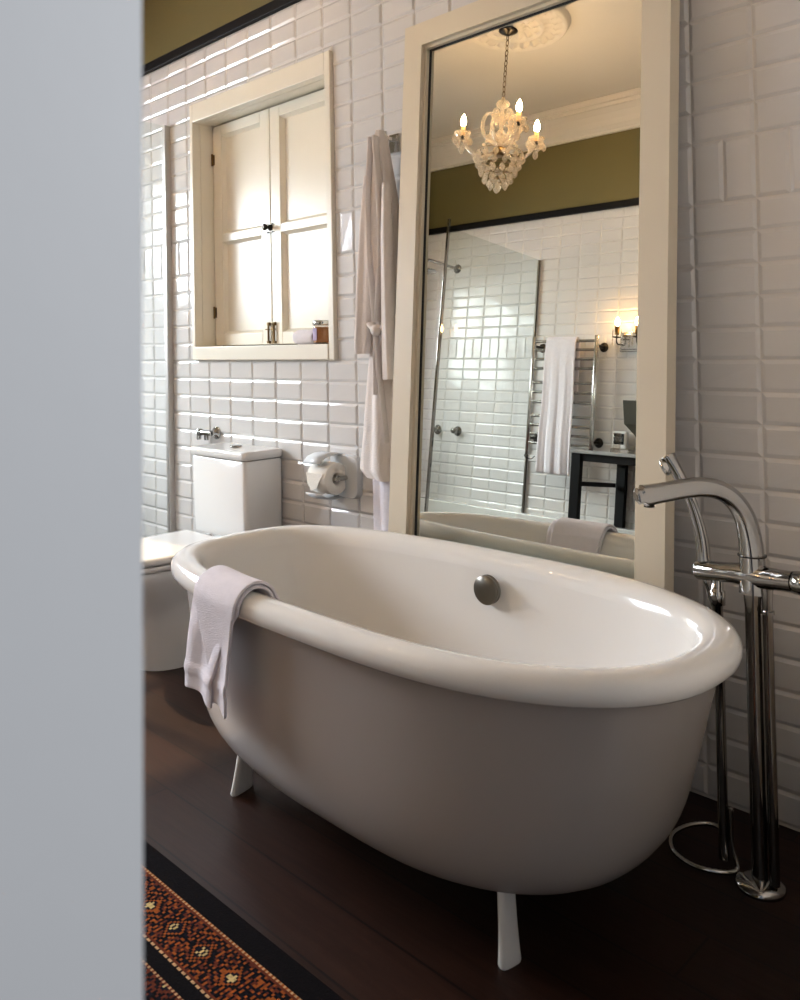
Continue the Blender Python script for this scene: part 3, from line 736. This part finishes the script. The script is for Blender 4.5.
# towel on the rail
q = MB(); rows = []
tx0, tx1 = -3.085, -2.865
path = [(RY - .028, 1.20 + .342 * k / 12) for k in range(13)]
path += [(RY - .016 * cos(a) * 1.2, 1.535 + .018 * sin(a)) for a in [radians(30 * k + 30) for k in range(5)]]
path += [(RY + .022 + .004 * sin(k / 3), 1.535 - (1.535 - .690) * k / 30) for k in range(31)]
for k, (y, z) in enumerate(path):
    hang = max(0, (1.53 - z)) if k > 17 else max(0, (1.53 - z)) * .5
    rows.append([(tx0 + (tx1 - tx0) * i / 24 + .0 * hang - .012 * hang * cos(i / 24 * pi), y + (.005 * hang * 2 * (sin(i * .75 + z) + .5 * sin(i * 1.9)) + .012 * hang) * (1 if k > 17 else -.1), z) for i in range(25)])
q.loft(rows, closed=False)
tag(q.build('hand_towel', T['towel'], None, solid=.012, sub=1), 'long white towel folded over the steel towel warmer', 'towel')
# outlet with flex below the rail
s = thing('outlet_plate', 'white fused outlet plate with a thin cable below the towel warmer', 'outlet', (-3.195, YF, .80))
q = MB(); q.box((-3.242, YF + .004, .755), (-3.158, YF + .016, .795), c=.004); q.build('plate', T['ceramic'], s)
q = MB(); q.tube(spline([(-3.20, RY, .81), (-3.205, RY + .01, .785), (-3.195, YF + .05, .77), (-3.19, YF + .018, .79)], 6), .003, 8); q.build('cable', T['darkmatt'], s)
local(s)

# ---------------------------------------------------------------- wall sconce
s = thing('wall_sconce', 'two arm wall lamp with square steel plate and lit candle bulbs', 'wall lamp', (-2.545, YF, 1.52))
q = MB(); q.box((-2.622, YF + .004, 1.470), (-2.488, YF + .020, 1.590), c=.003); q.box((-2.610, YF + .020, 1.482), (-2.500, YF + .028, 1.578), c=.003); q.build('wall_plate', T['steel'], s)
for k, x in enumerate((-2.611, -2.479)):
    q = MB(); q.tube(spline([(x * .8 - 2.555 * .2, YF + .026, 1.512), (x, YF + .060, 1.510), (x, YF + .080, 1.525), (x, YF + .080, 1.565)], 5), .0045, 10)
    q.lathe([(.004, 1.545), (.030, 1.549), (.030, 1.552), (.004, 1.552)], (x, YF + .080, 0), 'z', 20)
    arm = q.build('arm', T['darkmetal'], s)
    q = MB(); q.lathe([(.001, 1.565), (.014, 1.566), (.015, 1.570), (.015, 1.618), (.012, 1.620), (.001, 1.620)], (x, YF + .080, 0), 'z', 18); q.build('candle_tube', T['brass'], arm)
    q = MB(); q.lathe([(.006, 1.620), (.012, 1.628), (.0145, 1.640), (.012, 1.655), (.006, 1.668), (.001, 1.674)], (x, YF + .080, 0), 'z', 16); q.build('bulb', T['sbulb'], arm)
    for dx in (-.028, .028):
        q = MB(); q.lathe([(.001, 1.498), (.005, 1.508), (.003, 1.522), (.001, 1.526), (.004, 1.532), (.001, 1.546)], (x + dx, YF + .080, 0), 'z', 8, smooth=False); q.build('crystal_drop', T['crystal'], arm)
        q = MB(); q.lathe([(.003, 1.552), (.0035, 1.59), (.001, 1.602)], (x + dx, YF + .080, 0), 'z', 8, smooth=False); q.build('crystal_drop', T['crystal'], arm)
local(s)

# ---------------------------------------------------------------- vanity table with things on it
vx0, vx1, vy0, vy1 = -2.615, -1.75, YF + .008, -.42
vt = thing('vanity_table', 'black framed vanity table with grey marble top on the wall opposite the mirror', 'table', ((vx0 + vx1) / 2, (vy0 + vy1) / 2, 0))
q = MB(); q.box((vx0 - .006, vy0, .832), (vx1, vy1 + .008, .852), c=.003); q.build('table_top', T['marble'], vt)
for x in (vx0, vx1 - .06):
    for y, zf in ((vy1 - .05, 0), (YF + .012, .421)):
        x += .03 if zf and x == vx0 else 0; q = MB(); q.box((x, y + (.0 if zf else .015), zf), (x + .058, y + (.035 if zf else .05), .831), c=.003); q.build('leg', T['black'], vt)
q = MB(); q.box((vx0 + .004, YF + .063, .790), (vx0 + .040, vy1 - .05, .831)); q.box((vx0 + .058, vy1 - .045, .790), (vx1 - .06, vy1 - .01, .831)); q.box((vx0 + .058, YF + .02, .790), (vx1 - .06, YF + .055, .831)); q.build('apron', T['black'], vt)
for xa_ in (vx0 + .010, vx1 - .05):
    q = MB(); q.box((xa_, YF + .063, .650), (xa_ + .030, vy1 - .05, .675), c=.002); q.build('stretcher', T['black'], vt)
q = MB(); q.box((vx0 + .42, YF + .16, .56), (vx1 - .06, vy1 - .06, .80), c=.004); q.build('drawer_box', T['wood'], vt)
local(vt)
s = thing('clock_radio', 'small white framed clock radio with black display on the marble top', 'clock', (-2.56, YF + .07, .852))
q = MB(); q.box((-2.607, YF + .045, .880), (-2.515, YF + .080, .985), c=.008); q.build('case', T['ceramic'], s)
q = MB(); q.box((-2.594, YF + .079, .905), (-2.528, YF + .084, .970), c=.003); q.build('display', T['screen'], s)
q = MB()
for bx in (-2.585, -2.567, -2.549):
    for a, b in (((bx, .922), (bx + .003, .934)), ((bx + .009, .922), (bx + .012, .934)), ((bx, .941), (bx + .003, .953)), ((bx + .009, .941), (bx + .012, .953)), ((bx, .936), (bx + .012, .939))):
        q.box((a[0], YF + .0835, a[1]), (b[0], YF + .0855, b[1]))
q.build('digits', T['digits'], s)
q = MB(); q.box((-2.600, YF + .030, .8525), (-2.480, YF + .110, .880), c=.004); q.build('stand', T['steel'], s)
local(s)
s = thing('vanity_basin', 'dark olive tapered vessel on the marble vanity top', 'basin', (-2.35, -.72, .852))
q = MB()
def sq(cx, cy, z, hx, hy): return [(cx - hx, cy - hy, z), (cx + hx, cy - hy, z), (cx + hx, cy + hy, z), (cx - hx, cy + hy, z)]
q.loft([sq(-2.325, -.74, .853, .04, .04), sq(-2.325, -.74, .93, .042, .042), sq(-2.325, -.74, .96, .055, .055), sq(-2.325, -.74, 1.02, .105, .09), sq(-2.325, -.74, 1.155, .115, .10), sq(-2.325, -.74, 1.155, .105, .09), sq(-2.325, -.74, 1.02, .09, .07)], smooth=False)
q.build('vessel', mat('olive stoneware', (70, 67, 56), .35, noise=.1, nscale=12), s, bev=.004)
local(s)
s = MB(); s.lathe([(.001, 0), (.022, 0), (.023, .003), (.023, .11), (.021, .112), (.021, .004), (.001, .004)], (-2.44, -.60, .8525), 'z', 24)
tag(s.build('tumbler', T['jar']), 'clear drinking glass on the marble vanity top', 'glass')

# ---------------------------------------------------------------- ceiling rose and chandelier
CX, CY = -2.68, .345
q = MB(); n = 96; rings = []
for r, h, amp, kf in ((.001, .034, 0, 0), (.045, .034, 0, 0), (.055, .026, 0, 0), (.075, .024, .3, 12), (.10, .038, .5, 12), (.125, .030, .4, 12), (.145, .020, 0, 0), (.155, .030, 0, 0), (.165, .022, 0, 0), (.19, .024, .5, 24), (.22, .034, .6, 24), (.245, .026, .4, 24), (.262, .016, 0, 0), (.272, .026, 0, 0), (.285, .020, 0, 0), (.296, .006, 0, 0), (.300, .0, 0, 0)):
    rings.append([(CX + .02 + r * cos(2 * pi * i / n), CY - .02 + r * sin(2 * pi * i / n), ZC - 1.5 * h * (1 - amp * .8 + amp * .8 * cos(kf * 2 * pi * i / n + r * 40))) for i in range(n)])
q.loft(rings, caps=(True, False)); tag(q.build('ceiling_rose', T['plaster']), 'round moulded plaster rose on the ceiling above the chandelier', 'ceiling rose')
ch = thing('chandelier', 'small crystal chandelier with lit candle bulbs hanging from the ceiling rose', 'chandelier', (CX, CY, 2.14))
q = MB(); q.lathe([(.050, ZC - .052), (.052, ZC - .056), (.044, ZC - .062), (.018, ZC - .075), (.006, ZC - .082), (.001, ZC - .082)], (CX, CY, 0), 'z', 28); q.build('canopy', T['darkmetal'], ch)
q = MB(); z = ZC - .078; k = 0
while z > 2.66:
    P = []
    for i in range(17):
        a = 2 * pi * i / 16; u = .0085 * cos(a); v_ = .018 * sin(a)
        P.append((CX + (u if k % 2 else 0), CY + (0 if k % 2 else u), z - .016 + v_))
    q.tube(P, .0021, 6, caps=(False, False)); z -= .029; k += 1
q.build('chain', T['brass'], ch)
q = MB(); q.lathe([(.001, 2.672), (.008, 2.668), (.010, 2.655), (.030, 2.645), (.038, 2.630), (.030, 2.618), (.012, 2.612), (.010, 2.58), (.018, 2.565), (.022, 2.545), (.012, 2.525), (.010, 2.49), (.022, 2.475), (.030, 2.455), (.026, 2.430), (.012, 2.410), (.010, 2.39), (.030, 2.38), (.034, 2.365), (.012, 2.35), (.001, 2.345)], (CX, CY, 0), 'z', 20, smooth=False); q.build('stem', T['crystal'], ch)
q = MB(); q.lathe([(.028, 2.39), (.036, 2.38), (.036, 2.355), (.026, 2.345)], (CX, CY, 0), 'z', 20); q.build('hub', T['brass'], ch)
for k in range(6):   # scrolling arches of the crown
    a = radians(20 + 60 * k); d = Vector((cos(a), sin(a), 0)); c = Vector((CX, CY, 0))
    q = MB(); P = spline([c + d * r + Vector((0, 0, z)) for r, z in ((.022, 2.42), (.06, 2.43), (.092, 2.47), (.098, 2.53), (.078, 2.575), (.048, 2.572), (.036, 2.545), (.05, 2.53))], 5)
    q.tube(P, [.011 - .003 * i / len(P) for i in range(len(P))], 8); q.build('scroll', T['crystal'], ch)
dropm = MB(); dropm.lathe([(.0005, 0), (.004, -.006), (.010, -.014), (.0155, -.027), (.011, -.040), (.0005, -.050)], (0, 0, 0), 'z', 7, smooth=False)
dropme = dropm.build('crystal_drop', T['crystal'], ch); beadm = MB(); beadm.lathe([(.0005, .012), (.009, .007), (.012, 0), (.009, -.007), (.0005, -.012)], (0, 0, 0), 'z', 7, smooth=False)
bead = beadm.build('crystal_bead', T['crystal'], ch)
dropme.location = (CX, CY, 2.195); dropme.scale = (1.3, 1.3, 1.1)
bead.location = (CX, CY, 2.19)
def hang(src, parent, x, y, z, s_=1.0):
    o = src.copy(); COL.objects.link(o); o.parent = parent; o.location = (x, y, z); o.scale = (s_, s_, s_ * 1.0); o.rotation_euler = (0, 0, random.random() * 3); return o
ARMS = (152, 28, 300, 225, 90)
for k, deg in enumerate(ARMS[:3]):
    a = radians(deg); d = Vector((cos(a), sin(a), 0)); c = Vector((CX, CY, 0)); R = .205
    q = MB(); P = spline([c + d * r + Vector((0, 0, z)) for r, z in ((.025, 2.372), (.07, 2.345), (.12, 2.350), (.165, 2.385), (.195, 2.425), (R, 2.450))], 6)
    q.tube(P, .010, 10); arm = q.build('arm', T['crystal'], ch)
    e = c + d * R
    q = MB(); q.lathe([(.006, 2.440), (.014, 2.447), (.006, 2.456), (.010, 2.462)], (e.x, e.y, 0), 'z', 14); q.build('cup', T['darkmetal'], arm)
    q = MB(); q.lathe([(.008, 2.458), (.028, 2.460), (.042, 2.470), (.046, 2.480), (.041, 2.476), (.027, 2.466), (.008, 2.464)], (e.x, e.y, 0), 'z', 16, smooth=False); q.build('drip_pan', T['crystal'], arm)
    q = MB(); q.lathe([(.001, 2.463), (.012, 2.464), (.012, 2.515), (.001, 2.517)], (e.x, e.y, 0), 'z', 16); q.build('candle_sleeve', T['candle'], arm)
    q = MB(); q.lathe([(.006, 2.517), (.012, 2.526), (.0155, 2.540), (.0125, 2.558), (.006, 2.574), (.001, 2.583)], (e.x, e.y, 0), 'z', 16); q.build('bulb', T['bulb'], arm)
    for i in range(6):
        b = 2 * pi * i / 6 + .3
        hang(dropme, ch, e.x + .043 * cos(b), e.y + .043 * sin(b), 2.470 - .012 * (i % 2))
    for i in range(3):
        hang(bead, ch, e.x + .040 * cos(2.1 * i), e.y + .040 * sin(2.1 * i), 2.418, .9)
    hang(dropme, ch, e.x, e.y, 2.415, 1.1)
for i in range(2):   # bare swags towards the missing arms
    pass
for ring_r, z0_, cnt in ((.125, 2.360, 14), (.110, 2.325, 13), (.092, 2.285, 12), (.070, 2.245, 9), (.045, 2.215, 6)):
    q = MB(); q.tube([(CX + ring_r * cos(2 * pi * i / 32), CY + ring_r * sin(2 * pi * i / 32), z0_) for i in range(33)], .0022, 6, caps=(False, False)); q.build('basket_ring', T['brass'], ch)
    for i in range(cnt):
        b = 2 * pi * i / cnt + z0_ * 9
        hang(dropme, ch, CX + ring_r * cos(b), CY + ring_r * sin(b), z0_ - .002, 1.0)
for k in range(6):   # strings of beads from the crown to the arms' plane
    a = radians(50 + 60 * k)
    for i in range(5):
        t = (i + .5) / 5; r = .035 + .07 * t; z = 2.60 - .22 * t - .05 * sin(pi * t)
        hang(bead, ch, CX + r * cos(a), CY + r * sin(a), z, .85)
local(ch)
for o in ch.children:
    for c_ in o.children: c_.matrix_parent_inverse = o.matrix_world.inverted() if False else Matrix.Identity(4)

# ---------------------------------------------------------------- rug
RXA, RXB, RYA, RYB = -2.90, -0.50, .20, .96
st = .005; nx = int((RXB - RXA) / st); ny = int((RYB - RYA) / st)
vs = []; fs = []; cols = []
C_bg = lin((11, 7, 8)); C_or = lin((140, 72, 30)); C_re = lin((92, 42, 26)); C_cr = lin((190, 165, 110)); C_li = lin((186, 146, 104)); C_nv = lin((20, 17, 24))
rnd = random.Random(5)
def motif(x, v, half, per):
    """x along the rug, v from the middle of the band"""
    u = ((x + 1.519) / per + .5) % 1.0 - .5; u *= per
    a, b = abs(u), abs(v)
    if a / .013 + b / .013 < 1: return C_cr if (int(a * 500) + int(b * 500)) % 3 else C_nv
    if a / .018 + b / .019 < 1: return C_nv
    if a / .024 + b / .026 < 1: return C_or
    if a / .028 + b / .031 < 1: return C_bg
    h = sin(a * 410 + b * 190) * sin(b * 300 - a * 120 + 1) + .45 * sin(x * 301 + v * 77) * sin(v * 270)
    h += rnd.uniform(-.35, .35)
    if abs(b - half) < .004: return C_re
    if h > .42: return C_or
    if h > .12: return C_re
    return C_bg if h > -.5 else C_nv
for j in range(ny + 1):
    for i in range(nx + 1):
        vs.append((RXA + i * st, RYA + j * st, .006))
for j in range(ny):
    for i in range(nx):
        a = j * (nx + 1) + i; fs.append((a, a + 1, a + nx + 2, a + nx + 1))
        x = RXA + (i + .5) * st; v = RYB - (RYA + (j + .5) * st)
        if v < .050: c = C_bg
        elif v < .056: c = C_li if i % 2 else C_or
        elif v < .154: c = motif(x, v - .105, .049, .091)
        elif v < .160: c = C_li if i % 3 else C_bg
        elif v < .192: c = C_bg
        elif v < .197: c = C_li if i % 2 else C_re
        elif v < .60: c = motif(x + .03, (v - .25) % .12 - .06, .06, .12); c = C_re if c is C_or else c
        else: c = motif(x, (v - .66), .06, .091)
        f_ = rnd.uniform(.75, 1.15); cols.append((c[0] * f_, c[1] * f_, c[2] * f_, 1))
me = bpy.data.meshes.new('rug'); me.from_pydata(vs, [], fs); me.materials.append(T['rug'])
at = me.color_attributes.new('knots', 'FLOAT_COLOR', 'CORNER')
flat = []
for c in cols: flat += list(c) * 4
at.data.foreach_set('color', flat); me.update()
rug = bpy.data.objects.new('rug', me); COL.objects.link(rug)
k = rug.modifiers.new('s', 'SOLIDIFY'); k.thickness = .0055; k.offset = -1
tag(rug, 'dark runner rug with rust and cream diamond borders on the floorboards', 'rug')
